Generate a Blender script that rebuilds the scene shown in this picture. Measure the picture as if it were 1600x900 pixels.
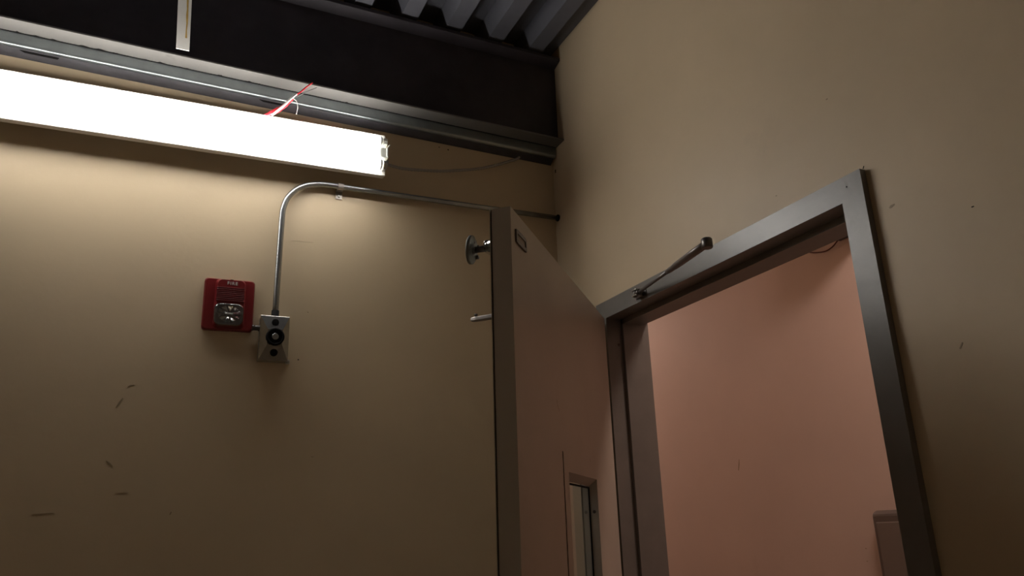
import bpy, bmesh, math, random
from mathutils import Vector, Matrix

for o in list(bpy.data.objects):
    bpy.data.objects.remove(o, do_unlink=True)
SC = bpy.context.scene
COL = SC.collection
random.seed(4)

# ------------------------------------------------------------------ camera
CAM = Vector((-1.2577, -2.2333, 1.505))
yaw, pitch, roll = math.radians(25.689), math.radians(17.974), math.radians(-1.741)
fw = Vector((math.sin(yaw)*math.cos(pitch), math.cos(yaw)*math.cos(pitch), math.sin(pitch)))
rt0 = Vector((math.cos(yaw), -math.sin(yaw), 0)); up0 = rt0.cross(fw)
rt = math.cos(roll)*rt0 + math.sin(roll)*up0
up = -math.sin(roll)*rt0 + math.cos(roll)*up0
cam_data = bpy.data.cameras.new('camera')
cam = bpy.data.objects.new('camera', cam_data); COL.objects.link(cam)
m = Matrix.Identity(4)
for i in range(3):
    m[i][0], m[i][1], m[i][2], m[i][3] = rt[i], up[i], -fw[i], CAM[i]
cam.matrix_world = m
cam_data.sensor_width = 36.0
cam_data.lens = 36.0*1195/1600
cam_data.clip_start = 0.02
SC.camera = cam

# ------------------------------------------------------------------ world, exposure
w = bpy.data.worlds.new('world'); SC.world = w; w.use_nodes = True
w.node_tree.nodes['Background'].inputs[0].default_value = (0.02, 0.018, 0.016, 1)
w.node_tree.nodes['Background'].inputs[1].default_value = 0.2
SC.view_settings.view_transform = 'Standard'
SC.view_settings.look = 'None'
SC.view_settings.gamma = 1.0
SC.view_settings.use_curve_mapping = False
SC.view_settings.exposure = 0.0
TUBE_POWER = 27.0
CORRIDOR_POWER = 38.0

# ------------------------------------------------------------------ materials
def mat(name, col, rough=0.6, metal=0.0, var=0.0, vscale=6.0, bump=0.0, bscale=80.0, spec=0.5,
        emit=None, estr=0.0, trans=0.0, blot=None, blot_amt=0.0, blot_scale=3.0):
    M = bpy.data.materials.new(name); M.use_nodes = True
    nt = M.node_tree; N = nt.nodes; L = nt.links
    b = N['Principled BSDF']
    b.inputs['Base Color'].default_value = (*col, 1)
    b.inputs['Roughness'].default_value = rough
    b.inputs['Metallic'].default_value = metal
    b.inputs['Specular IOR Level'].default_value = spec
    b.inputs['Transmission Weight'].default_value = trans
    if emit:
        b.inputs['Emission Color'].default_value = (*emit, 1)
        b.inputs['Emission Strength'].default_value = estr
    tc = N.new('ShaderNodeTexCoord')
    last = None
    if var > 0:
        n = N.new('ShaderNodeTexNoise'); n.inputs['Scale'].default_value = vscale
        n.inputs['Detail'].default_value = 6; n.inputs['Roughness'].default_value = 0.6
        L.new(tc.outputs['Object'], n.inputs['Vector'])
        r = N.new('ShaderNodeValToRGB')
        r.color_ramp.elements[0].position = 0.3; r.color_ramp.elements[1].position = 0.7
        r.color_ramp.elements[0].color = tuple(c*(1-var) for c in col) + (1,)
        r.color_ramp.elements[1].color = tuple(min(1, c*(1+var)) for c in col) + (1,)
        L.new(n.outputs['Fac'], r.inputs['Fac'])
        last = r.outputs['Color']
    if blot is not None:
        n2 = N.new('ShaderNodeTexNoise'); n2.inputs['Scale'].default_value = blot_scale
        n2.inputs['Detail'].default_value = 8; n2.inputs['Roughness'].default_value = 0.7
        L.new(tc.outputs['Object'], n2.inputs['Vector'])
        mr = N.new('ShaderNodeMapRange'); mr.inputs['From Min'].default_value = 0.62
        mr.inputs['From Max'].default_value = 0.72; mr.inputs['To Max'].default_value = blot_amt
        L.new(n2.outputs['Fac'], mr.inputs['Value'])
        mx = N.new('ShaderNodeMix'); mx.data_type = 'RGBA'
        L.new(mr.outputs['Result'], mx.inputs['Factor'])
        if last: L.new(last, mx.inputs['A'])
        else: mx.inputs['A'].default_value = (*col, 1)
        mx.inputs['B'].default_value = (*blot, 1)
        last = mx.outputs['Result']
    if last: L.new(last, b.inputs['Base Color'])
    if bump > 0:
        n3 = N.new('ShaderNodeTexNoise'); n3.inputs['Scale'].default_value = bscale
        n3.inputs['Detail'].default_value = 4
        L.new(tc.outputs['Object'], n3.inputs['Vector'])
        bp = N.new('ShaderNodeBump'); bp.inputs['Strength'].default_value = bump
        bp.inputs['Distance'].default_value = 0.004
        L.new(n3.outputs['Fac'], bp.inputs['Height'])
        L.new(bp.outputs['Normal'], b.inputs['Normal'])
    return M

M = {}
M['wall'] = mat('beige_wall_paint', (0.575, 0.455, 0.305), 0.5, var=0.05, vscale=2.2, bump=0.12, bscale=45,
                blot=(0.46, 0.355, 0.25), blot_amt=0.30, blot_scale=3.5, spec=0.35)
M['wall_r'] = M['wall']
M['pink'] = mat('pinkish_corridor_paint', (0.56, 0.44, 0.395), 0.6, var=0.05, vscale=1.8, bump=0.1, bscale=45,
                blot=(0.45, 0.33, 0.28), blot_amt=0.3, blot_scale=3)
M['floor'] = mat('grey_concrete', (0.42, 0.36, 0.29), 0.7, var=0.15, vscale=3, bump=0.2)
M['frame'] = mat('grey_gloss_paint', (0.185, 0.172, 0.158), 0.36, var=0.07, vscale=14, bump=0.08, bscale=60,
                 blot=(0.12, 0.11, 0.10), blot_amt=0.35, blot_scale=22)
M['door'] = mat('grey_door_paint', (0.46, 0.405, 0.34), 0.45, var=0.05, vscale=5, bump=0.06, bscale=50)
M['black'] = mat('black_rubber', (0.006, 0.005, 0.005), 0.8, spec=0.12)
M['beam'] = mat('black_beam_paint', (0.030, 0.024, 0.030), 0.6, var=0.3, vscale=9, bump=0.1)
M['flange'] = mat('grey_flange_paint', (0.138, 0.131, 0.122), 0.5, var=0.08, vscale=8, bump=0.1,
                  blot=(0.06, 0.055, 0.05), blot_amt=0.5, blot_scale=9)
M['galv'] = mat('galvanized_steel', (0.36, 0.37, 0.37), 0.27, metal=0.9, var=0.12, vscale=25, bump=0.04)
M['channel'] = mat('channel_steel', (0.30, 0.33, 0.335), 0.32, metal=0.8, var=0.12, vscale=18, bump=0.04)
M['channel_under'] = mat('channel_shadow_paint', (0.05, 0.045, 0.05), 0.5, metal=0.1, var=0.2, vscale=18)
M['deck'] = mat('grey_deck_steel', (0.13, 0.13, 0.15), 0.5, metal=0.2, var=0.15, vscale=5, bump=0.05)
M['white'] = mat('white_enamel', (0.72, 0.70, 0.66), 0.35, var=0.04, vscale=9)
M['plastic'] = mat('white_plastic', (0.75, 0.76, 0.70), 0.4)
M['cap'] = mat('aluminium_cap', (0.7, 0.7, 0.7), 0.3, metal=1.0)
M['tube'] = mat('glowing_phosphor', (0.9, 0.9, 0.9), 0.3, emit=(1.0, 0.975, 0.93), estr=TUBE_POWER)
M['red'] = mat('red_plastic', (0.165, 0.008, 0.010), 0.35, var=0.08, vscale=20)
M['red_dark'] = mat('red_grille_plastic', (0.12, 0.006, 0.007), 0.4)
M['silver_text'] = mat('silver_lettering', (0.62, 0.58, 0.55), 0.4)
M['chrome'] = mat('chrome', (0.75, 0.75, 0.74), 0.16, metal=1.0)
M['cover'] = mat('worn_cover_steel', (0.34, 0.325, 0.30), 0.24, metal=1.0, var=0.1, vscale=40)
M['disc'] = mat('dull_zinc_plate', (0.17, 0.175, 0.16), 0.4, metal=0.8, var=0.1, vscale=40)
M['satin'] = mat('satin_steel', (0.55, 0.54, 0.51), 0.3, metal=1.0, var=0.06, vscale=30)
M['dark_metal'] = mat('dark_bronze_steel', (0.14, 0.125, 0.12), 0.35, metal=0.85, var=0.1, vscale=30)
M['arm'] = mat('brown_grey_steel', (0.22, 0.20, 0.19), 0.38, metal=0.7, var=0.1, vscale=30)
M['strap'] = mat('white_strap_paint', (0.68, 0.66, 0.62), 0.5, var=0.05, vscale=12, blot=(0.42, 0.27, 0.08), blot_amt=0.5, blot_scale=16)
M['rust'] = mat('ochre_rust', (0.48, 0.31, 0.08), 0.8, var=0.25, vscale=40)
M['red_wire'] = mat('red_wire_jacket', (0.55, 0.02, 0.03), 0.4)
M['white_wire'] = mat('white_wire_jacket', (0.75, 0.70, 0.68), 0.4)
M['grey_wire'] = mat('grey_wire_jacket', (0.12, 0.11, 0.11), 0.4)
M['flex'] = mat('armoured_cable_steel', (0.36, 0.33, 0.30), 0.45, metal=0.7)
M['scuff'] = mat('dark_scuff', (0.30, 0.225, 0.145), 0.6)
M['ridge'] = mat('paint_ridge', (0.50, 0.39, 0.26), 0.5)
M['label'] = mat('faded_label', (0.36, 0.32, 0.27), 0.6, var=0.1, vscale=60)
M['greybox'] = mat('shadow_box_front_tone', (0.17, 0.14, 0.125), 0.5)
M['darkbox'] = mat('shadow_box_edge_tone', (0.12, 0.095, 0.085), 0.5)  # soft wall shadow painted as the two dark tones of the corridor box
M['lamp_warm'] = mat('warm_lamp_diffuser', (0.9, 0.8, 0.7), 0.4, emit=(1.0, 0.76, 0.64), estr=CORRIDOR_POWER)
M['glass'] = mat('clear_glass', (0.9, 0.93, 0.92), 0.02, trans=1.0)
M['lens'] = mat('clear_lens_plastic', (0.95, 0.95, 0.95), 0.06, trans=1.0)

# ------------------------------------------------------------------ mesh helpers
class MB:
    def __init__(s): s.v = []; s.f = []; s.sm = []
    def add(s, vs, fs, smooth=False, mtx=None):
        k = len(s.v)
        s.v += [(mtx @ Vector(p)) if mtx else Vector(p) for p in vs]
        for f in fs:
            s.f.append(tuple(i+k for i in f)); s.sm.append(smooth)
        return s
    def box(s, x0, x1, y0, y1, z0, z1, mtx=None):
        x0, x1 = sorted((x0, x1)); y0, y1 = sorted((y0, y1)); z0, z1 = sorted((z0, z1))
        vs = [(x0,y0,z0),(x1,y0,z0),(x1,y1,z0),(x0,y1,z0),(x0,y0,z1),(x1,y0,z1),(x1,y1,z1),(x0,y1,z1)]
        fs = [(0,3,2,1),(4,5,6,7),(0,1,5,4),(1,2,6,5),(2,3,7,6),(3,0,4,7)]
        return s.add(vs, fs, False, mtx)
    def loft(s, rings, smooth=False, caps=True, closed=True, mtx=None):
        n = len(rings[0]); vs = [p for r in rings for p in r]; fs = []; sm = []
        k0 = len(s.v)
        side = []
        for i in range(len(rings)-1):
            for j in range(n if closed else n-1):
                a = i*n+j; b = i*n+(j+1) % n
                side.append((a, b, b+n, a+n))
        s.add(vs, side, smooth, mtx)
        if caps:
            s.add(rings[0], [tuple(range(n))[::-1]], False, mtx)
            s.add(rings[-1], [tuple(range(n))], False, mtx)
        return s
    def tube(s, pts, r, n=12, caps=True, mtx=None):
        pts = [Vector(p) for p in pts]
        rs = r if isinstance(r, (list, tuple)) else [r]*len(pts)
        rings = []; prev = None
        for i, p in enumerate(pts):
            t = (pts[min(i+1, len(pts)-1)] - pts[max(i-1, 0)]).normalized()
            if prev is None:
                a = Vector((0, 0, 1)) if abs(t.z) < 0.9 else Vector((1, 0, 0))
                u = t.cross(a).normalized()
            else:
                u = (prev - t*prev.dot(t)).normalized()
            prev = u; v = t.cross(u)
            rings.append([p + rs[i]*(math.cos(q)*u + math.sin(q)*v) for q in [2*math.pi*k/n for k in range(n)]])
        return s.loft(rings, True, caps, True, mtx)
    def lathe(s, o, axis, prof, n=24, mtx=None):      # prof: list of (distance along axis, radius)
        o = Vector(o); t = Vector(axis).normalized()
        a = Vector((0, 0, 1)) if abs(t.z) < 0.9 else Vector((1, 0, 0))
        u = t.cross(a).normalized(); v = t.cross(u)
        rings = [[o + t*d + r*(math.cos(q)*u + math.sin(q)*v) for q in [2*math.pi*k/n for k in range(n)]] for d, r in prof]
        for i in range(len(rings)-1):
            s.loft([rings[i], rings[i+1]], True, False, True, mtx)
        s.add(rings[0], [tuple(range(n))[::-1]], False, mtx)
        s.add(rings[-1], [tuple(range(n))], False, mtx)
        return s
    def build(s, name, material, parent=None, bevel=0.0, segs=2, merge=True):
        me = bpy.data.meshes.new(name)
        me.from_pydata([tuple(p) for p in s.v], [], s.f)
        me.polygons.foreach_set('use_smooth', s.sm)
        bm = bmesh.new(); bm.from_mesh(me)
        if merge: bmesh.ops.remove_doubles(bm, verts=bm.verts, dist=1e-6)
        bmesh.ops.recalc_face_normals(bm, faces=bm.faces)
        bm.to_mesh(me); bm.free()
        me.materials.append(M[material] if isinstance(material, str) else material)
        o = bpy.data.objects.new(name, me); COL.objects.link(o)
        if parent is not None: o.parent = parent
        if bevel > 0:
            bv = o.modifiers.new('bevel', 'BEVEL'); bv.width = bevel; bv.segments = segs
            bv.limit_method = 'ANGLE'; bv.angle_limit = math.radians(40)
        return o

def tag(o, label, cat=None, group=None, kind=None):
    o['label'] = label
    if cat: o['category'] = cat
    if group: o['group'] = group
    if kind: o['kind'] = kind
    return o
def empty(name, loc, label=None, cat=None, rot=(0, 0, 0), kind=None, group=None):
    e = bpy.data.objects.new(name, None); COL.objects.link(e)
    e.empty_display_size = 0.05
    e.location = loc; e.rotation_euler = rot
    if label: tag(e, label, cat, group, kind)
    return e
def rrect(w, h, r, n=5, cx=0, cz=0):
    pts = []
    for (sx, sz, a0) in ((1, 1, 0), (-1, 1, 90), (-1, -1, 180), (1, -1, 270)):
        for k in range(n+1):
            a = math.radians(a0 + 90*k/n)
            pts.append((cx + sx*(w/2-r) + r*math.cos(a), cz + sz*(h/2-r) + r*math.sin(a)))
    return pts
def smooth_path(pts, n=8):      # Catmull-Rom
    P = [Vector(p) for p in pts]; P = [2*P[0]-P[1]] + P + [2*P[-1]-P[-2]]
    out = []
    for i in range(1, len(P)-2):
        for k in range(n):
            t = k/n
            out.append(0.5*((2*P[i]) + (P[i+1]-P[i-1])*t + (2*P[i-1]-5*P[i]+4*P[i+1]-P[i+2])*t*t + (-P[i-1]+3*P[i]-3*P[i+1]+P[i+2])*t**3))
    out.append(P[-2]); return out

# ------------------------------------------------------------------ the room shell
H = 2.1345                       # underside of the frame head
YL, YR = -0.3127, -1.2267        # inner faces of the two jambs
FW = 0.054                       # face width of the frame
X0, Y0, ZT = -3.0, -3.7, 3.30    # room extents
ZC = 3.263
wl = MB().box(X0, 0.0, 0.0, 0.15, 0.0, ZT).build('wall_left', 'wall')
tag(wl, 'long beige painted wall below the fluorescent light', 'wall', kind='structure')
wr = MB()
wr.box(0, 0.121, YL+FW, 2.4, 0, ZT)
wr.box(0, 0.121, YR-FW, YL+FW, H+FW, ZT)
wr.box(0, 0.121, Y0, YR-FW, 0, ZT)
wr = wr.build('wall_right', 'wall')
tag(wr, 'beige painted wall around the open doorway', 'wall', kind='structure')
tag(MB().box(X0-0.1, X0, Y0, 0.15, 0, ZT).build('wall_rear', 'wall'), 'beige wall at the far end of the room out of view', 'wall', kind='structure')
tag(MB().box(X0, 0.121, Y0-0.1, Y0, 0, ZT).build('wall_behind', 'wall'), 'beige wall behind the viewpoint', 'wall', kind='structure')
tag(MB().box(X0, 2.0, Y0, 2.4, -0.1, 0).build('floor', 'floor'), 'grey concrete floor', 'floor', kind='structure')
# corrugated deck
prof = [(0.0, ZC)]
x = -0.049
while x > X0:
    prof += [(x, ZC if x > -0.1 else 3.292), (x-0.020, 3.225), (x-0.077, 3.225), (x-0.097, 3.292)]
    x -= 0.163
prof.append((X0, ZC))
d = MB()
ring = lambda y: [(px, y, pz) for px, pz in prof] + [(px, y, pz+0.002) for px, pz in reversed(prof)]
d.loft([ring(0.0), ring(Y0)], False, False)
deck = d.build('ceiling', 'deck')
tag(deck, 'corrugated grey steel roof deck', 'ceiling', kind='structure')
# corridor beyond the doorway
XC = 1.2
tag(MB().box(XC, XC+0.1, -2.6, 2.4, 0, 3.0).build('wall_corridor', 'pink'), 'pinkish wall seen through the doorway', 'wall', kind='structure')
tag(MB().box(0.121, XC, 2.3, 2.4, 0, 3.0).build('wall_corridor_end', 'pink'), 'far end wall of the corridor', 'wall', kind='structure')
tag(MB().box(0.121, XC, -2.7, -2.6, 0, 3.0).build('wall_corridor_near', 'pink'), 'near end wall of the corridor', 'wall', kind='structure')
tag(MB().box(0.121, XC+0.1, -2.6, 2.4, 3.0, 3.1).build('ceiling_corridor', 'white'), 'corridor ceiling', 'ceiling', kind='structure')

# scuffs and nicks in the paint
def mark(pts, half, material, parent, plane, eps=0.0006):
    """thin raised sliver: pts are 2-D points on the wall plane"""
    n = len(pts); b = MB(); up_, dn_ = [], []
    for i, (a, z) in enumerate(pts):
        t = Vector(pts[min(i+1, n-1)]) - Vector(pts[max(i-1, 0)])
        t = Vector((t[0], t[1])).normalized(); nn = Vector((-t.y, t.x))
        h = half*(0.25 + math.sin(math.pi*(i+0.3)/(n-0.4)))*random.uniform(0.7, 1.2)
        up_.append(Vector((a, z)) + nn*h); dn_.append(Vector((a, z)) - nn*h)
    out = up_ + dn_[::-1]
    P = (lambda q, e: (q[0], -e, q[1])) if plane == 'y' else (lambda q, e: (-e, q[0], q[1]))
    b.loft([[P(q, -0.0005) for q in out], [P(q, eps) for q in out]])
    return b.build('scuff_mark', material, parent)
for pts, h, mm in (
    ([(-1.3367, 1.8526), (-1.330, 1.866), (-1.3232, 1.8784)], 0.0022, 'scuff'), ([(-1.316, 1.908), (-1.309, 1.913), (-1.300, 1.914)], 0.0014, 'scuff'),
    ([(-1.3427, 1.7172), (-1.335, 1.711), (-1.3265, 1.703)], 0.0014, 'scuff'), ([(-1.181, 1.583), (-1.178, 1.590)], 0.002, 'scuff'),
    ([(-0.9221, 2.3776), (-0.90, 2.3796), (-0.8782, 2.3796), (-0.8551, 2.3808)], 0.0014, 'ridge'),
    ([(-0.8826, 2.0116), (-0.8786, 2.0116)], 0.0017, 'black'), ([(-1.4868, 1.5897), (-1.4402, 1.592)], 0.0010, 'ridge'),
    ([(-1.313, 1.6383), (-1.2841, 1.6398)], 0.0012, 'ridge'), ([(-0.8627, 2.157), (-0.8587, 2.157)], 0.0014, 'scuff'),
    ([(-0.416, 2.7886), (-0.411, 2.7886)], 0.002, 'black'), ([(-0.449, 2.7918), (-0.444, 2.7918)], 0.0016, 'black'),
    ([(-0.829, 1.7345), (-0.823, 1.7347)], 0.001, 'scuff')):
    mark(pts, h, mm, wl, 'y')
for pts, h, mm in (
    ([(-1.318, 2.089), (-1.3227, 2.0905), (-1.3304, 2.092)], 0.0024, 'scuff'), ([(-1.039, 2.2346), (-1.043, 2.2346)], 0.0012, 'scuff'),
    ([(-1.473, 2.0263), (-1.4775, 2.0263)], 0.0014, 'black'), ([(-1.219, 2.386), (-1.2236, 2.386)], 0.0014, 'scuff'),
    ([(-1.398, 1.7908), (-1.405, 1.8005)], 0.0014, 'scuff'), ([(-0.0174, 2.769), (-0.0174, 2.782)], 0.004, 'black'),
    ([(-1.277, 2.1925), (-1.280, 2.1975)], 0.0012, 'black')):
    mark(pts, h, mm, wr, 'x')
wc = bpy.data.objects['wall_corridor']
for pts, h in (([(0.5427, 1.8075), (0.548, 1.785), (0.5554, 1.7602)], 0.003), ([(-0.078, 1.4239), (-0.083, 1.4239)], 0.0025), ([(-0.0747, 1.3792), (-0.0787, 1.3792)], 0.0022)):
    mk = mark(pts, h, 'scuff', wc, 'x'); mk.location = (XC, 0, 0)

# ------------------------------------------------------------------ door frame (hollow metal)
fr = empty('trim_1', (0, YL, 0), 'grey painted steel frame around the open doorway', 'door frame', kind='structure')
def fprof(st=0.016):  # (x, offset outward from the opening)
    return [(-0.016, FW), (-0.016, 0), (0.037, 0), (0.037, -st), (0.107, -st), (0.107, 0), (0.137, 0), (0.137, FW)]
def frame_part(name, f0, f1, bevel=0.0):
    st = 0.016 if name == 'head' else 0.010
    b = MB(); b.loft([[Vector(f0(px, o)) for px, o in fprof(st)], [Vector(f1(px, o)) for px, o in fprof(st)]])
    ob = b.build(name, 'frame', None, bevel)
    ob.parent = fr; ob.matrix_parent_inverse = Matrix.Translation((0, -YL, 0)); return ob
frame_part('jamb', lambda px, o: (px, YL+o, 0), lambda px, o: (px, YL+o, H))
frame_part('jamb', lambda px, o: (px, YR-o, 0), lambda px, o: (px, YR-o, H))
frame_part('head', lambda px, o: (px, YL+FW, H+o), lambda px, o: (px, YR-FW, H+o))
def fchild(b, name, material, bevel=0):
    ob = b.build(name, material, None, bevel); ob.parent = fr
    ob.matrix_parent_inverse = Matrix.Translation((0, -YL, 0)); return ob
fchild(MB().lathe((0.0236, YL, 2.0528), (0, -1, 0), [(-0.002, 0.0045), (0.0008, 0.0045), (0.001, 0.002)], 12), 'screw', 'dark_metal')
fchild(MB().lathe((-0.016, -1.2441, 2.1642), (-1, 0, 0), [(-0.001, 0.0016), (0.0004, 0.0016)], 10), 'screw', 'black')

# ------------------------------------------------------------------ the open door leaf
HX, HY = -0.0211, -0.3131
UX, UY = -0.68999, -0.72382
dm = Matrix(((UX, -UY, 0, HX), (UY, UX, 0, HY), (0, 0, 1, 0), (0, 0, 0, 1)))   # local x = along leaf, local y = +n (corridor side)
door = empty('door_1', (HX, HY, 0), 'grey steel door standing ajar with a narrow vision window', 'door', kind='structure')
door.rotation_euler = (0, 0, math.atan2(UY, UX))
T = 0.0445; T0, T1 = 0.008, 0.9106
DZ0, DZ1 = 0.012, 2.131
W0, W1, WZ0, WZ1 = 0.263, 0.550, 0.98, 1.637
leaf = MB()
def slab(b, t0, t1, y0, y1):
    b.box(t0, W0, y0, y1, DZ0, DZ1); b.box(W1, t1, y0, y1, DZ0, DZ1)
    b.box(W0, W1, y0, y1, DZ0, WZ0); b.box(W0, W1, y0, y1, WZ1, DZ1)
slab(leaf, T0, T1, -0.0400, 0.0)
leaf_o = leaf.build('leaf', 'door', door)
core = MB(); slab(core, T0, T1-0.006, -0.0432, -0.0400); core.build('edge_groove', 'black', door)
sk = MB(); slab(sk, T0, T1+0.0005, -T, -0.0432); sk.build('room_side_skin', 'door', door)
# vision window
g = MB()
fw_ = 0.040
def ringbox(b, t0, t1, z0, z1, wd, y0, y1):
    b.box(t0-wd, t0, y0, y1, z0-wd, z1+wd); b.box(t1, t1+wd, y0, y1, z0-wd, z1+wd)
    b.box(t0, t1, y0, y1, z0-wd, z0); b.box(t0, t1, y0, y1, z1, z1+wd)
ringbox(g, W0, W1, WZ0, WZ1, fw_, 0.0, 0.0012)
vf = g.build('window_flange', 'door', door)
gap = MB().box(W1+fw_, W1+fw_+0.003, -0.0005, 0.0006, WZ0-fw_, WZ1+fw_+0.002); gap.build('flange_gap', 'black', door)
for zz in (1.558, 1.385, 1.1):
    MB().lathe((W0, -0.010, zz), (1, 0, 0), [(-0.001, 0.0042), (0.0007, 0.0042), (0.0012, 0.002)], 10).build('screw', 'dark_metal', door)
st = MB()      # sloping top glazing stop
st.loft([[(t, 0.0, WZ1), (t, -0.020, WZ1-0.016), (t, -0.020, WZ1)] for t in (W0, W1)])
st.build('glazing_stop', 'door', door)
gk = MB()
ringbox(gk, W0+0.004, W1-0.004, WZ0+0.004, WZ1-0.022, 0.004, -0.025, -0.0195); gk.build('gasket', 'black', door)
MB().box(W0+0.001, W1-0.001, -0.0235, -0.021, WZ0+0.001, WZ1-0.017).build('window_glass', 'glass', door)
# framed label plate near the top free edge
lp = MB(); ringbox(lp, 0.8245, 0.8785, 2.0715, 2.084, 0.0075, 0.0, 0.004); lpo = lp.build('label_holder', 'dark_metal', door, 0.001)
MB().box(0.8205, 0.8825, 0.0, 0.0018, 2.067, 2.088).build('label_card', 'label', door)
# scratches on the leaf
for pts in ([(0.622, 1.786), (0.618, 1.779), (0.612, 1.772), (0.606, 1.765)], [(0.325, 1.683), (0.320, 1.672), (0.311, 1.669)]):
    b = MB(); up_ = [(a, z+0.0012) for a, z in pts]; dn_ = [(a-0.001, z-0.0012) for a, z in pts]
    out = up_ + dn_[::-1]
    b.loft([[(a, -0.0005, z) for a, z in out], [(a, 0.0004, z) for a, z in out]]); b.build('scratch', 'scuff', door)
# hold-open plate on its swivel stem (room side of the leaf)
hp = empty('door_holder_plate', (0.868, -T, 2.066)); hp.parent = door
hp['label'] = 'round steel hold-open plate on a swivel stem'
b = MB().lathe((0, 0, 0), (0, -1, 0), [(0, 0.030), (0.003, 0.030), (0.007, 0.024), (0.010, 0.017), (0.020, 0.0135), (0.024, 0.011), (0.026, 0.006)], 24); b.build('mount', 'chrome', hp)
MB().tube([(0, -0.020, 0), (0, -0.048, 0)], 0.0068, 14).build('stem', 'dark_metal', hp)
MB().lathe((0.0, -0.021, 0.012), (0, 0, 1), [(-0.006, 0.0075), (0.002, 0.0075), (0.004, 0.005)], 14).build('swivel_bolt', 'dark_metal', hp)
dk = MB().lathe((0, -0.0465, 0), (0.10, -1, 0.12), [(0, 0.013), (0.002, 0.022), (0.0045, 0.0245), (0.006, 0.0290), (0.007, 0.0300), (0.0125, 0.0300), (0.0135, 0.0285)], 32)
dk.build('disc', 'disc', hp)
for a in (50, 140, 230, 320):
    ca, sa = 0.0165*math.cos(math.radians(a)), 0.0165*math.sin(math.radians(a))
    MB().lathe((ca, -0.049, sa), (0, 1, 0), [(-0.002, 0.004), (0.0045, 0.004), (0.0055, 0.0025)], 10).build('rivet', 'dark_metal', hp)
# closer body on the room side with its loose main arm
cb = MB().box(0.30, 0.57, -T-0.055, -T, 1.985, 2.035).build('closer_body', 'arm', door, 0.006)
inv = dm.inverted()
tip = inv @ Vector((-0.514, -0.435, 2.050)); root_ = inv @ Vector((-0.372, -0.621, 2.048))
dirv = (tip-root_).normalized(); side = Vector((0, 0, 1)).cross(dirv)
ar = MB()
ar.loft([[root_ + dirv*s + side*wd*sx + Vector((0, 0, hh*sz)) for sx, sz in ((1, 1), (-1, 1), (-1, -1), (1, -1))]
         for s, wd, hh in ((0, 0.012, 0.006), (0.05, 0.010, 0.006), ((tip-root_).length-0.015, 0.008, 0.0055), ((tip-root_).length, 0.006, 0.0045))])
ar.build('closer_arm', 'arm', door, 0.002)
pp = tip - dirv*0.014
MB().lathe(pp, (0, 0, 1), [(0, 0.0035), (0.010, 0.0035), (0.011, 0.005), (0.014, 0.005)], 10).build('arm_pin', 'dark_metal', door)
MB().lathe(root_, (0, 0, 1), [(-0.016, 0.012), (0.004, 0.012), (0.008, 0.009)], 14).build('closer_spindle', 'dark_metal', door)
# hinges between the leaf and the jamb
for z in (0.30, 1.08, 1.86):
    hg = MB().tube([(0.002, -T-0.006, z-0.057), (0.002, -T-0.006, z+0.057)], 0.007, 12)
    hg.box(0.002, 0.045, -T-0.0025, -T, z-0.057, z+0.057)
    hg.build('hinge', 'satin', door)

# ------------------------------------------------------------------ steel beam along the left wall
def shear(x): return -0.0075*x
bm_root = empty('steel_beam', (0, 0, 2.866), 'black painted steel beam running above the light', 'beam')
def beam_ring(x, pts): return [Vector((x, py, pz + (shear(x) if pz < 3.0 else 0) - 2.866)) for py, pz in pts]
XB = X0 + 0.001
MB().loft([beam_ring(x, [(-0.051, 2.868), (-0.043, 2.868), (-0.043, 3.19), (-0.051, 3.19)]) for x in (-0.001, XB)]).build('web', 'beam', bm_root)
tf = MB().loft([beam_ring(x, [(-0.0945, 3.197), (-0.051, 3.185), (-0.043, 3.185), (-0.001, 3.197), (-0.001, 3.223), (-0.0945, 3.211)]) for x in (-0.001, XB)])
tf.build('top_flange', 'beam', bm_root, 0.002)
bf = MB().loft([beam_ring(x, [(-0.0945, 2.863), (-0.0945, 2.869), (-0.052, 2.876), (-0.042, 2.876), (-0.001, 2.869), (-0.001, 2.863)]) for x in (-0.001, XB)])
bfo = bf.build('bottom_flange', 'flange', bm_root, 0.001)
bfo['label'] = 'grey bottom flange with chipped paint'

for cx_, ln in ((-1.70, 0.03), (-1.655, 0.05), (-1.615, 0.035), (-1.545, 0.045), (-1.50, 0.055), (-1.455, 0.02), (-1.40, 0.07), (-1.33, 0.05), (-1.27, 0.04), (-1.17, 0.02), (-1.09, 0.03), (-1.06, 0.02), (-0.78, 0.012)):
    n_ = 7; hi, lo = [], []
    for k in range(n_):
        xx = cx_ - ln/2 + ln*k/(n_-1)
        hi.append((xx, -0.0345 - (0.001 + random.random()*0.0065)*math.sin(math.pi*(k+0.4)/(n_-0.2)))); lo.append((xx, -0.0342))
    out = hi + lo[::-1]
    MB().loft([[(a, y_, 2.8626+shear(a)-2.866) for a, y_ in out], [(a, y_, 2.8634+shear(a)-2.866) for a, y_ in out]]).build('paint_chip', 'black', bm_root)
MB().loft([beam_ring(x, [(-0.0335, 2.8622), (-0.0362, 2.8622), (-0.0362, 2.8632), (-0.0335, 2.8632)]) for x in (-0.006, XB)]).build('joint_line', 'black', bm_root)

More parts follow.
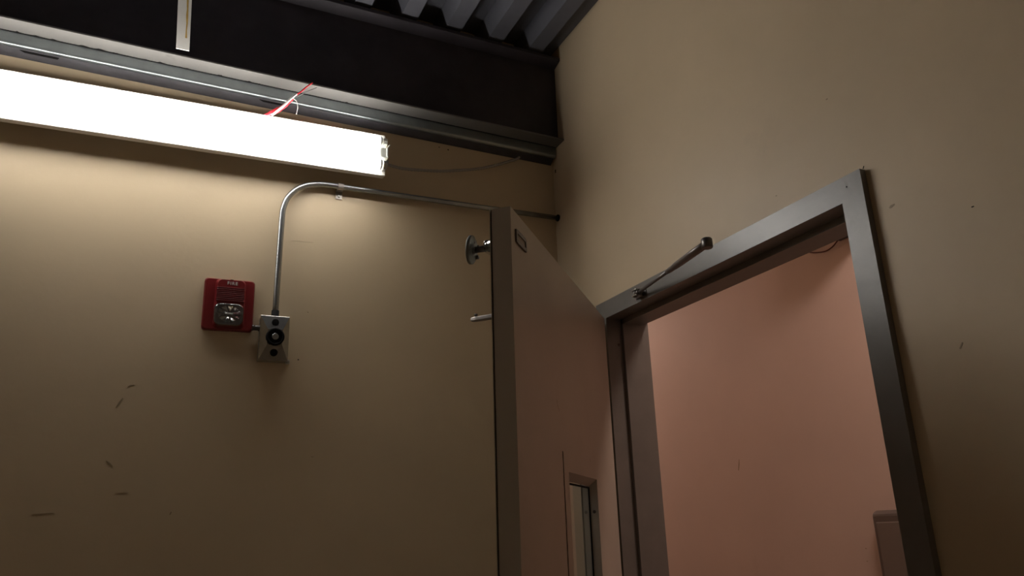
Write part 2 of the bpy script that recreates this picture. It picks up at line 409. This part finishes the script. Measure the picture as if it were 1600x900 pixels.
# steel channel tucked under the flange
ch = empty('steel_channel', (0, 0, 2.80), 'grey steel channel with a shiny rolled edge under the beam', 'channel')
def chan_ring(x, pts): return [Vector((x, py, pz + shear(x) - 2.80)) for py, pz in pts]
front = [(-0.001, 2.862), (-0.033, 2.862), (-0.034, 2.834)]
for k in range(15):
    a = math.radians(180 + 90*k/14)
    front.append((-0.025 + 0.009*math.cos(a), 2.831 + 0.009*math.sin(a)))
front += [(-0.022, 2.822), (-0.022, 2.840), (-0.001, 2.840)]
xs = [-0.004, XB]
b = MB().loft([chan_ring(x, front) for x in xs])
b.build('channel_rail', 'channel', ch)
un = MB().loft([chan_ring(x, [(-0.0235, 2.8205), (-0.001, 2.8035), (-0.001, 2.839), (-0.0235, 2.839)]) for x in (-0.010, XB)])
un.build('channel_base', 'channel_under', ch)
for xa, xb in ((-1.690, -1.594), (-1.049, -0.973), (-2.33, -2.25)):
    s_ = MB()
    prof_ = [(-0.0215, 2.8182), (-0.0165, 2.8145)]
    n_ = Vector((0, -0.0169, -0.0225)).normalized()*0.0006
    r0 = []
    for xx, k in ((xa, 0), (xa+0.012, 1), (xb-0.004, 1), (xb, 0)):
        y_a, z_a = prof_[0]; y_b, z_b = prof_[1]
        if k == 0: y_b, z_b = y_a + 0.001, z_a - 0.0007
        r0.append([Vector((xx, y_a, z_a+shear(xx)-2.80))+n_, Vector((xx, y_b, z_b+shear(xx)-2.80))+n_, Vector((xx, y_b, z_b+shear(xx)-2.80))-n_*3, Vector((xx, y_a, z_a+shear(xx)-2.80))-n_*3])
    s_.loft(r0); s_.build('slot', 'black', ch)

# white hanger strap in front of the beam
sr = empty('hanger_strap', (-1.281, -0.106, 2.889), 'white metal hanger strap with rust streaks in front of the black beam', 'strap')
LEAN = 0.24
def srow(cxs, half, z): return [(cxs-half, -LEAN*z, z), (cxs+half, -LEAN*z, z), (cxs+half, -LEAN*z+0.004, z), (cxs-half, -LEAN*z+0.004, z)]
sp = MB().loft([srow(0, 0.018, 0), srow(-0.022, 0.019, 0.336)])
sp.build('strap_bar', 'strap', sr, 0.0008)
rs = MB(); zs = [0.035 + 0.30*k/14 for k in range(15)]
L_, R_ = [], []
for z in zs:
    xo = -0.022*z/0.336 + 0.008
    L_.append((xo - random.uniform(0.001, 0.0035), z)); R_.append((xo + random.uniform(0.001, 0.003), z))
out = L_ + R_[::-1]
rs.loft([[(a, -LEAN*z-0.0004, z) for a, z in out], [(a, -LEAN*z+0.0005, z) for a, z in out]]); rs.build('rust_streak', 'rust', sr)

# ------------------------------------------------------------------ fluorescent fixture standing off the left wall
LX, LZ, TILT = -0.661, 2.6690, -0.0217
lf = empty('fluorescent_light', (LX, 0, LZ), 'white twin-tube fluorescent strip light along the beige wall', 'light fixture', rot=(0, TILT, 0))
LEN = 1.235
TY, TR, TP = -0.108, 0.0189, 0.0394
hprof = [(-0.055, 0.079), (-0.083, 0.0785), (-0.087, 0.0765), (-0.087, -0.064), (-0.086, -0.0665), (-0.055, -0.0615)]
MB().loft([[(x, py, pz) for py, pz in hprof] for x in (-LEN, 0.0)]).build('housing', 'white', lf, 0.0015)
for xx in (-0.22, -LEN+0.22):
    MB().box(xx-0.02, xx+0.02, -0.056, -0.0005, 0.0, 0.05).build('mounting_bracket', 'satin', lf)
def tube_part(z):
    t = MB()
    t.lathe((-LEN+0.024, TY, z), (1, 0, 0), [(0, 0.0170), (0.004, TR), (LEN-0.052, TR), (LEN-0.048, 0.0170)], 28)
    o = t.build('fluorescent_tube', 'tube', lf)
    for xe, s in ((-0.022, 1), (-LEN+0.022, -1)):
        e = MB().lathe((xe-0.004*s, TY, z), (s, 0, 0), [(0, 0.0172), (0.006, 0.0172), (0.008, 0.014)], 24)
        e.build('tube_cap', 'cap', o)
    return o
tube_part(TP); tube_part(-TP)
for xe, s in ((0.0, -1), (-LEN, 1)):      # lampholders at both ends
    b = MB()
    b.box(xe-s*0.002, xe+s*0.024, TY-0.008, -0.086, -0.017, 0.017)
    b.loft([[(xe-s*0.002, TY-0.012, -0.016), (xe+s*0.004, TY-0.012, -0.016), (xe+s*0.004, -0.086, -0.016), (xe-s*0.002, -0.086, -0.016)],
            [(xe-s*0.002, TY-0.012, 0.016), (xe+s*0.004, TY-0.012, 0.016), (xe+s*0.004, -0.086, 0.016), (xe-s*0.002, -0.086, 0.016)],
            [(xe-s*0.009, TY-0.014, 0.028), (xe-s*0.003, TY-0.014, 0.028), (xe-s*0.003, -0.086, 0.028), (xe-s*0.009, -0.086, 0.028)]])
    o = b.build('lampholder', 'plastic', lf, 0.0015)
    for z in (TP, -TP):
        b = MB(); pts = [(-0.086, -0.012), (TY, -0.0145), (TY-0.010, -0.010), (TY-0.013, 0), (TY-0.010, 0.010), (TY, 0.0145), (-0.086, 0.012)]
        b.loft([[(xx, py, pz+z) for py, pz in pts] for xx in (xe+s*0.001, xe+s*0.013)])
        b.build('lampholder_socket', 'plastic' if z > 0 else 'satin', lf, 0.001)
MB().lathe((0.0, -0.066, -0.050), (1, 0, 0), [(-0.001, 0.0045), (0.0006, 0.0045)], 12).build('knockout', 'black', lf)
MB().lathe((0.0, -0.070, -0.010), (1, 0, 0), [(-0.001, 0.011), (0.004, 0.011), (0.005, 0.009), (0.014, 0.009)], 14).build('cable_connector', 'satin', lf)

# armoured cable sagging from the fixture to the channel
cp = smooth_path([(LX+0.004, -0.070, 2.6552), (-0.648, -0.066, 2.655), (-0.588, -0.052, 2.658), (-0.520, -0.042, 2.670), (-0.4515, -0.037, 2.682), (-0.381, -0.033, 2.7005), (-0.3195, -0.030, 2.718), (-0.2575, -0.028, 2.742), (-0.206, -0.026, 2.767), (-0.164, -0.023, 2.789), (-0.148, -0.020, 2.803)], 24)
rr = [0.0052 if (i//2) % 2 else 0.0043 for i in range(len(cp))]
cbm = MB().tube(cp, rr, 10)
tag(cbm.build('armoured_cable', 'flex'), 'thin ribbed metal cable sagging between the light and the channel', 'cable')

# loose wires above the tubes
rw = MB().tube(smooth_path([(-1.0343, -0.080, 2.7365), (-1.0071, -0.085, 2.757), (-0.9803, -0.088, 2.7817), (-0.9573, -0.090, 2.812)], 8), [0.007]*5+[0.0085]*7+[0.007]*6+[0.005]*6+[0.002], 8)
tag(rw.build('red_sleeve', 'red_wire'), 'red wire sleeve poking up above the fluorescent tubes', 'wire')
wt = MB().tube(smooth_path([(-1.016, -0.089, 2.7400), (-0.9898, -0.099, 2.768), (-0.9635, -0.103, 2.8035), (-0.9491, -0.103, 2.822)], 8), 0.0036, 8)
tag(wt.build('white_wire', 'white_wire'), 'white wire rising from the tubes across the red sleeve', 'wire')
wp = MB().tube(smooth_path([(-0.962, -0.103, 2.806), (-0.9369, -0.103, 2.8325), (-0.9223, -0.103, 2.8522), (-0.9037, -0.103, 2.873)], 8), 0.0022, 8)
tag(wp.build('pink_wire', 'red_wire'), 'thin pinkish red wire end reaching over the beam flange', 'wire')
wg = MB().tube(smooth_path([(-0.955, -0.100, 2.811), (-0.9437, -0.099, 2.818), (-0.9176, -0.098, 2.8407), (-0.8891, -0.098, 2.8618)], 8), 0.0013, 8)
tag(wg.build('grey_wire', 'grey_wire'), 'thin dark wire end beside the pinkish wire', 'wire')
wh = MB().tube(smooth_path([(-0.9585, -0.1005, 2.8045), (-0.9485, -0.100, 2.798), (-0.9434, -0.099, 2.778), (-0.9459, -0.098, 2.755)], 8), 0.0010, 8)
tag(wh.build('curled_wire', 'white_wire'), 'thin white wire end curling down in front of the channel', 'wire')

# ------------------------------------------------------------------ conduit
cd = empty('conduit', (-0.957, -0.022, 2.125), 'bent galvanized conduit running from the magnet box to the corner', 'conduit')
path = [(-0.957, 2.128), (-0.957, 2.30), (-0.9565, 2.440)]
arc = [(-0.9545, 2.470), (-0.947, 2.500), (-0.934, 2.522), (-0.915, 2.5425), (-0.888, 2.559), (-0.858, 2.568), (-0.828, 2.5715), (-0.790, 2.5720)]
rest = [(-0.62, 2.5748), (-0.282, 2.5805), (-0.003, 2.587)]
pp_ = smooth_path([(a+0.957, 0, z-2.125) for a, z in path] + [(a+0.957, 0, z-2.125) for a, z in arc], 5) + [Vector((a+0.957, 0, z-2.125)) for a, z in rest]
MB().tube(pp_, 0.0089, 16).build('pipe', 'galv', cd)
MB().lathe((0, 0, 0.001), (0, 0, 1), [(0, 0.0125), (0.004, 0.0125), (0.0045, 0.0108), (0.020, 0.0108), (0.021, 0.0095)], 16).build('coupling', 'black', cd)
cl = MB(); cx = 0.172; cz = 0.4475
cl.loft([[(cx+s, -0.0102*math.sin(a), cz+0.0102*math.cos(a)) for s in (-0.009, 0.009)] for a in [math.radians(15*k) for k in range(-4, 17)]], False, False, False)
cl.box(cx-0.009, cx+0.009, 0.0195, 0.0215, cz-0.034, cz-0.009)
cl.box(cx-0.009, cx+0.009, -0.0005, 0.0215, cz-0.0115, cz-0.0095)
clo = cl.build('pipe_clip', 'flex', cd); so = clo.modifiers.new('solid', 'SOLIDIFY'); so.thickness = 0.0014; so.offset = 1
MB().lathe((cx, 0.0195, cz-0.026), (0, -1, 0), [(0, 0.0045), (0.002, 0.004), (0.003, 0.002)], 10).build('clip_screw', 'satin', cd)
MB().lathe((0.957-0.006, 0, 0.462), (1, 0, 0), [(0, 0.0125), (0.0055, 0.0125)], 10).build('wall_collar', 'black', cd)

# ------------------------------------------------------------------ fire alarm
fa = empty('fire_alarm', (-1.0845, 0, 2.1545), 'red wall fire alarm with a clear strobe lens and the word FIRE', 'fire alarm', rot=(0, -0.017, 0))
R0 = rrect(0.1365, 0.152, 0.010); R1 = rrect(0.131, 0.146, 0.010)
b = MB().loft([[(a, -0.0005, z) for a, z in R0], [(a, -0.009, z) for a, z in R0], [(a, -0.014, z) for a, z in R1]]); b.build('base', 'red', fa)
B0 = rrect(0.084, 0.144, 0.012, cx=0.002, cz=0.0015); B1 = rrect(0.074, 0.132, 0.013, cx=0.002, cz=0.0005)
MB().loft([[(a, -0.013, z) for a, z in B0], [(a, -0.034, z) for a, z in B1], [(a*0.97, -0.038, z*0.985) for a, z in B1]]).build('sounder_body', 'red', fa)
for k in range(8):
    z = 0.0420 - 0.0054*k
    MB().box(-0.0365, 0.0385, -0.0395, -0.0300, z-0.0014, z+0.0014).build('grille_rib', 'red_dark', fa, 0.0006)
MB().box(-0.002, 0.006, -0.0375, -0.030, 0.0640, 0.0672).build('test_notch', 'black', fa)
LC = (-0.001, -0.0365)
lens = MB(); lr = lambda w_, h_, r_, y: [(a, y, z) for a, z in rrect(w_, h_, r_, cx=LC[0], cz=LC[1])]
lens.loft([lr(0.079, 0.063, 0.017, -0.030), lr(0.079, 0.063, 0.017, -0.044), lr(0.073, 0.057, 0.016, -0.052), lr(0.060, 0.045, 0.012, -0.0545)], True)
lens.build('strobe_lens', 'lens', fa)
rf = MB()
rf.loft([lr(0.070, 0.055, 0.012, -0.0385), lr(0.068, 0.053, 0.012, -0.0415)]); rf.build('strobe_backing', 'dark_metal', fa)
fac = MB()
for k in range(10):
    a = 2*math.pi*k/10; a2 = a + 0.45
    c0 = Vector((LC[0] + 0.006*math.cos(a), -0.0420, LC[1] + 0.006*math.sin(a)))
    c1 = Vector((LC[0] + 0.031*math.cos(a), -0.0475, LC[1] + 0.024*math.sin(a)))
    c2 = Vector((LC[0] + 0.030*math.cos(a2), -0.0425, LC[1] + 0.023*math.sin(a2)))
    fac.add([c0, c1, c2, c0+Vector((0, 0.0015, 0)), c1+Vector((0, 0.005, 0)), c2+Vector((0, 0.0012, 0))], [(0, 1, 2), (3, 5, 4), (0, 3, 4, 1), (1, 4, 5, 2), (2, 5, 3, 0)])
fac.build('strobe_reflector', 'chrome', fa)
MB().tube([(LC[0]-0.010, -0.0475, LC[1]), (LC[0]+0.010, -0.0475, LC[1])], 0.0025, 8).build('flash_tube', 'plastic', fa)
tcu = bpy.data.curves.new('fire_text', 'FONT'); tcu.body = 'FIRE'; tcu.size = 0.0128; tcu.space_character = 1.25
tcu.align_x = 'CENTER'; tcu.align_y = 'CENTER'; tcu.extrude = 0.0004; tcu.offset = 0.00022
tob = bpy.data.objects.new('tmp_text', tcu); COL.objects.link(tob)
bpy.context.view_layer.update()
tme = bpy.data.meshes.new_from_object(tob.evaluated_get(bpy.context.evaluated_depsgraph_get()))
bpy.data.objects.remove(tob, do_unlink=True)
tme.materials.clear(); tme.materials.append(M['silver_text'])
tx = bpy.data.objects.new('lettering', tme); COL.objects.link(tx); tx.parent = fa
tx.location = (0.004, -0.0383, 0.0555); tx.rotation_euler = (math.pi/2, 0, 0)
tx['label'] = 'silver word FIRE'
# nipple between alarm and magnet box
tag(MB().lathe((-1.018, -0.016, 2.092), (1, 0, 0), [(0, 0.009), (0.004, 0.009), (0.0045, 0.0075), (0.018, 0.0075), (0.0185, 0.009), (0.022, 0.009)], 14).build('pipe_nipple', 'dark_metal'),
    'short grey pipe nipple between the fire alarm and the magnet box', 'pipe fitting')

# ------------------------------------------------------------------ electromagnetic door holder on the wall
mg = empty('door_magnet', (-0.957, 0, 2.061), 'silver electromagnetic door holder box below the conduit', 'door holder', rot=(0, -0.012, 0))
def rect(w_, h_, y, cz=0): return [(w_/2, y, h_/2+cz), (-w_/2, y, h_/2+cz), (-w_/2, y, -h_/2+cz), (w_/2, y, -h_/2+cz)]
MB().loft([rect(0.079, 0.128, -0.0005), rect(0.079, 0.128, -0.034)]).build('box', 'satin', mg, 0.0015)
MB().loft([rect(0.081, 0.131, -0.034), rect(0.081, 0.131, -0.0365), rect(0.042, 0.046, -0.050)]).build('cover', 'cover', mg, 0.0008)
MB().lathe((0, -0.044, 0.0), (0, -1, 0), [(0, 0.0255), (0.012, 0.0255), (0.014, 0.0235), (0.0145, 0.0195), (0.0105, 0.0185)], 32).build('magnet_ring', 'black', mg)
MB().lathe((0, -0.050, 0.0), (0, -1, 0), [(0, 0.0095), (0.008, 0.0095), (0.0088, 0.008)], 20).build('magnet_core', 'galv', mg)
MB().lathe((0.0, -0.036, 0.0445), (0, -1, 0), [(0, 0.0100), (0.0105, 0.0100), (0.0115, 0.008)], 18).build('cover_plug', 'black', mg)
MB().lathe((0.0, -0.036, -0.0435), (0, -1, 0), [(0, 0.0104), (0.0105, 0.0104), (0.0115, 0.008)], 18).build('cover_plug', 'black', mg)
tb = MB().loft([[(a, y, z) for a, z in rrect(0.014, 0.014, 0.005, cx=0.0445, cz=-0.059)] for y in (-0.0005, -0.003)]); tb.build('mounting_tab', 'satin', mg)
MB().lathe((0.0455, -0.003, -0.059), (0, -1, 0), [(0, 0.0042), (0.0015, 0.004), (0.0025, 0.002)], 10).build('tab_screw', 'galv', mg)

# ------------------------------------------------------------------ loose closer forearm hanging on the frame head
S0 = Vector((-0.016, -0.512, 2.1555)); E0 = Vector((-0.098, -0.900, 2.1545)); K0 = Vector((-0.036, -0.522, 2.153))
ca = empty('closer_forearm', S0, 'dark steel door closer forearm pinned to the frame head', 'closer arm')
def rel(v): return Vector(v) - S0
MB().box(-0.004, 0.0, -0.020, 0.030, -0.012, 0.014).build('shoe_plate', 'dark_metal', ca, 0.0015)
sh = MB().box(-0.026, -0.003, -0.004, 0.018, 0.006, 0.011); sh.box(-0.026, -0.003, -0.004, 0.018, -0.010, -0.005); sh.box(-0.010, -0.003, -0.004, 0.018, -0.006, 0.007)
sh.build('shoe_bracket', 'satin', ca, 0.001)
MB().tube([rel((K0.x, K0.y+0.018, K0.z-0.010)), rel((K0.x, K0.y+0.018, K0.z+0.014))], 0.0052, 12).build('shoe_pin', 'dark_metal', ca)
dr = (E0-K0).normalized(); Ln = (E0-K0).length
MB().tube([rel(K0 - dr*0.012), rel(K0 + dr*0.006)], 0.0085, 12).build('rod_eye', 'dark_metal', ca)
MB().tube([rel(K0), rel(K0 + dr*(Ln*0.56))], 0.0048, 12).build('rod', 'arm', ca)
sl = MB(); sd = Vector((0, 0, 1)).cross(dr).normalized(); uz = dr.cross(sd)
def sleeve_ring(s, wd, hh): return [rel(K0 + dr*s + sd*(wd*math.cos(q)) + uz*(hh*math.sin(q))) for q in [2*math.pi*k/14 for k in range(14)]]
sl.loft([sleeve_ring(Ln*0.46, 0.0062, 0.0062), sleeve_ring(Ln*0.50, 0.0075, 0.0072), sleeve_ring(Ln*0.54, 0.0078, 0.0074), sleeve_ring(Ln*0.60, 0.011, 0.0080), sleeve_ring(Ln*0.80, 0.012, 0.0085), sleeve_ring(Ln*0.99, 0.012, 0.0085)], True)
sl.build('sleeve', 'arm', ca)
MB().lathe(rel(E0), (0, 0, 1), [(-0.012, 0.012), (-0.010, 0.0135), (0.010, 0.0135), (0.013, 0.011)], 18).build('elbow_knuckle', 'dark_metal', ca)

# ------------------------------------------------------------------ corridor details
tag(MB().box(0.97, XC-0.001, -0.36, -0.200, 2.600, 2.74).build('corridor_junction_box', 'beam', None, 0.004), 'dark box high on the corridor wall below the frame head', 'box')
crw = MB().tube(smooth_path([(XC-0.012, -0.20, 2.605), (XC-0.010, -0.165, 2.588), (XC-0.010, -0.125, 2.583), (XC-0.010, -0.072, 2.596), (XC-0.010, -0.03, 2.615)], 8), 0.0028, 8)
tag(crw.build('red_corridor_wire', mat('dark_red_jacket', (0.10, 0.02, 0.016), 0.5)), 'dark red wire sagging beside the dark corridor box', 'wire')
bx = empty('shadow_box', (XC, -0.33, 1.1), 'dark box standing in for a soft shadow on the corridor wall at the jamb edge', 'shadow shape')  # dark box put where the corridor wall only carries a soft shadow
cbx = MB(); cbx.box(-0.055, -0.001, -0.16, 0.16, 0, 0.455); cbx.build('shadow_box_body', 'darkbox', bx, 0.02, 4)
MB().box(-0.062, -0.055, -0.135, 0.135, 0.03, 0.415).build('shadow_box_front', 'greybox', bx, 0.006, 3)
for ly, lb in ((-1.0, 'warm round ceiling lamp in the corridor right of the doorway'), (1.95, 'added unseen warm lamp brightening the left of the corridor wall')):
    lm = empty('corridor_lamp', (0.60, ly, 3.0), lb, 'light fixture', group='corridor ceiling lamps')
    if ly > 0: lm.scale = (0.86, 0.86, 0.86)  # far lamp is added out of view to brighten the left corridor wall
    MB().lathe((0, 0, 0), (0, 0, -1), [(0, 0.17), (0.03, 0.17), (0.032, 0.16)], 28).build('lamp_base', 'white', lm)
    MB().lathe((0, 0, -0.03), (0, 0, -1), [(0, 0.155), (0.03, 0.15), (0.055, 0.12), (0.07, 0.06), (0.073, 0.01)], 28).build('lamp_diffuser', 'lamp_warm', lm)
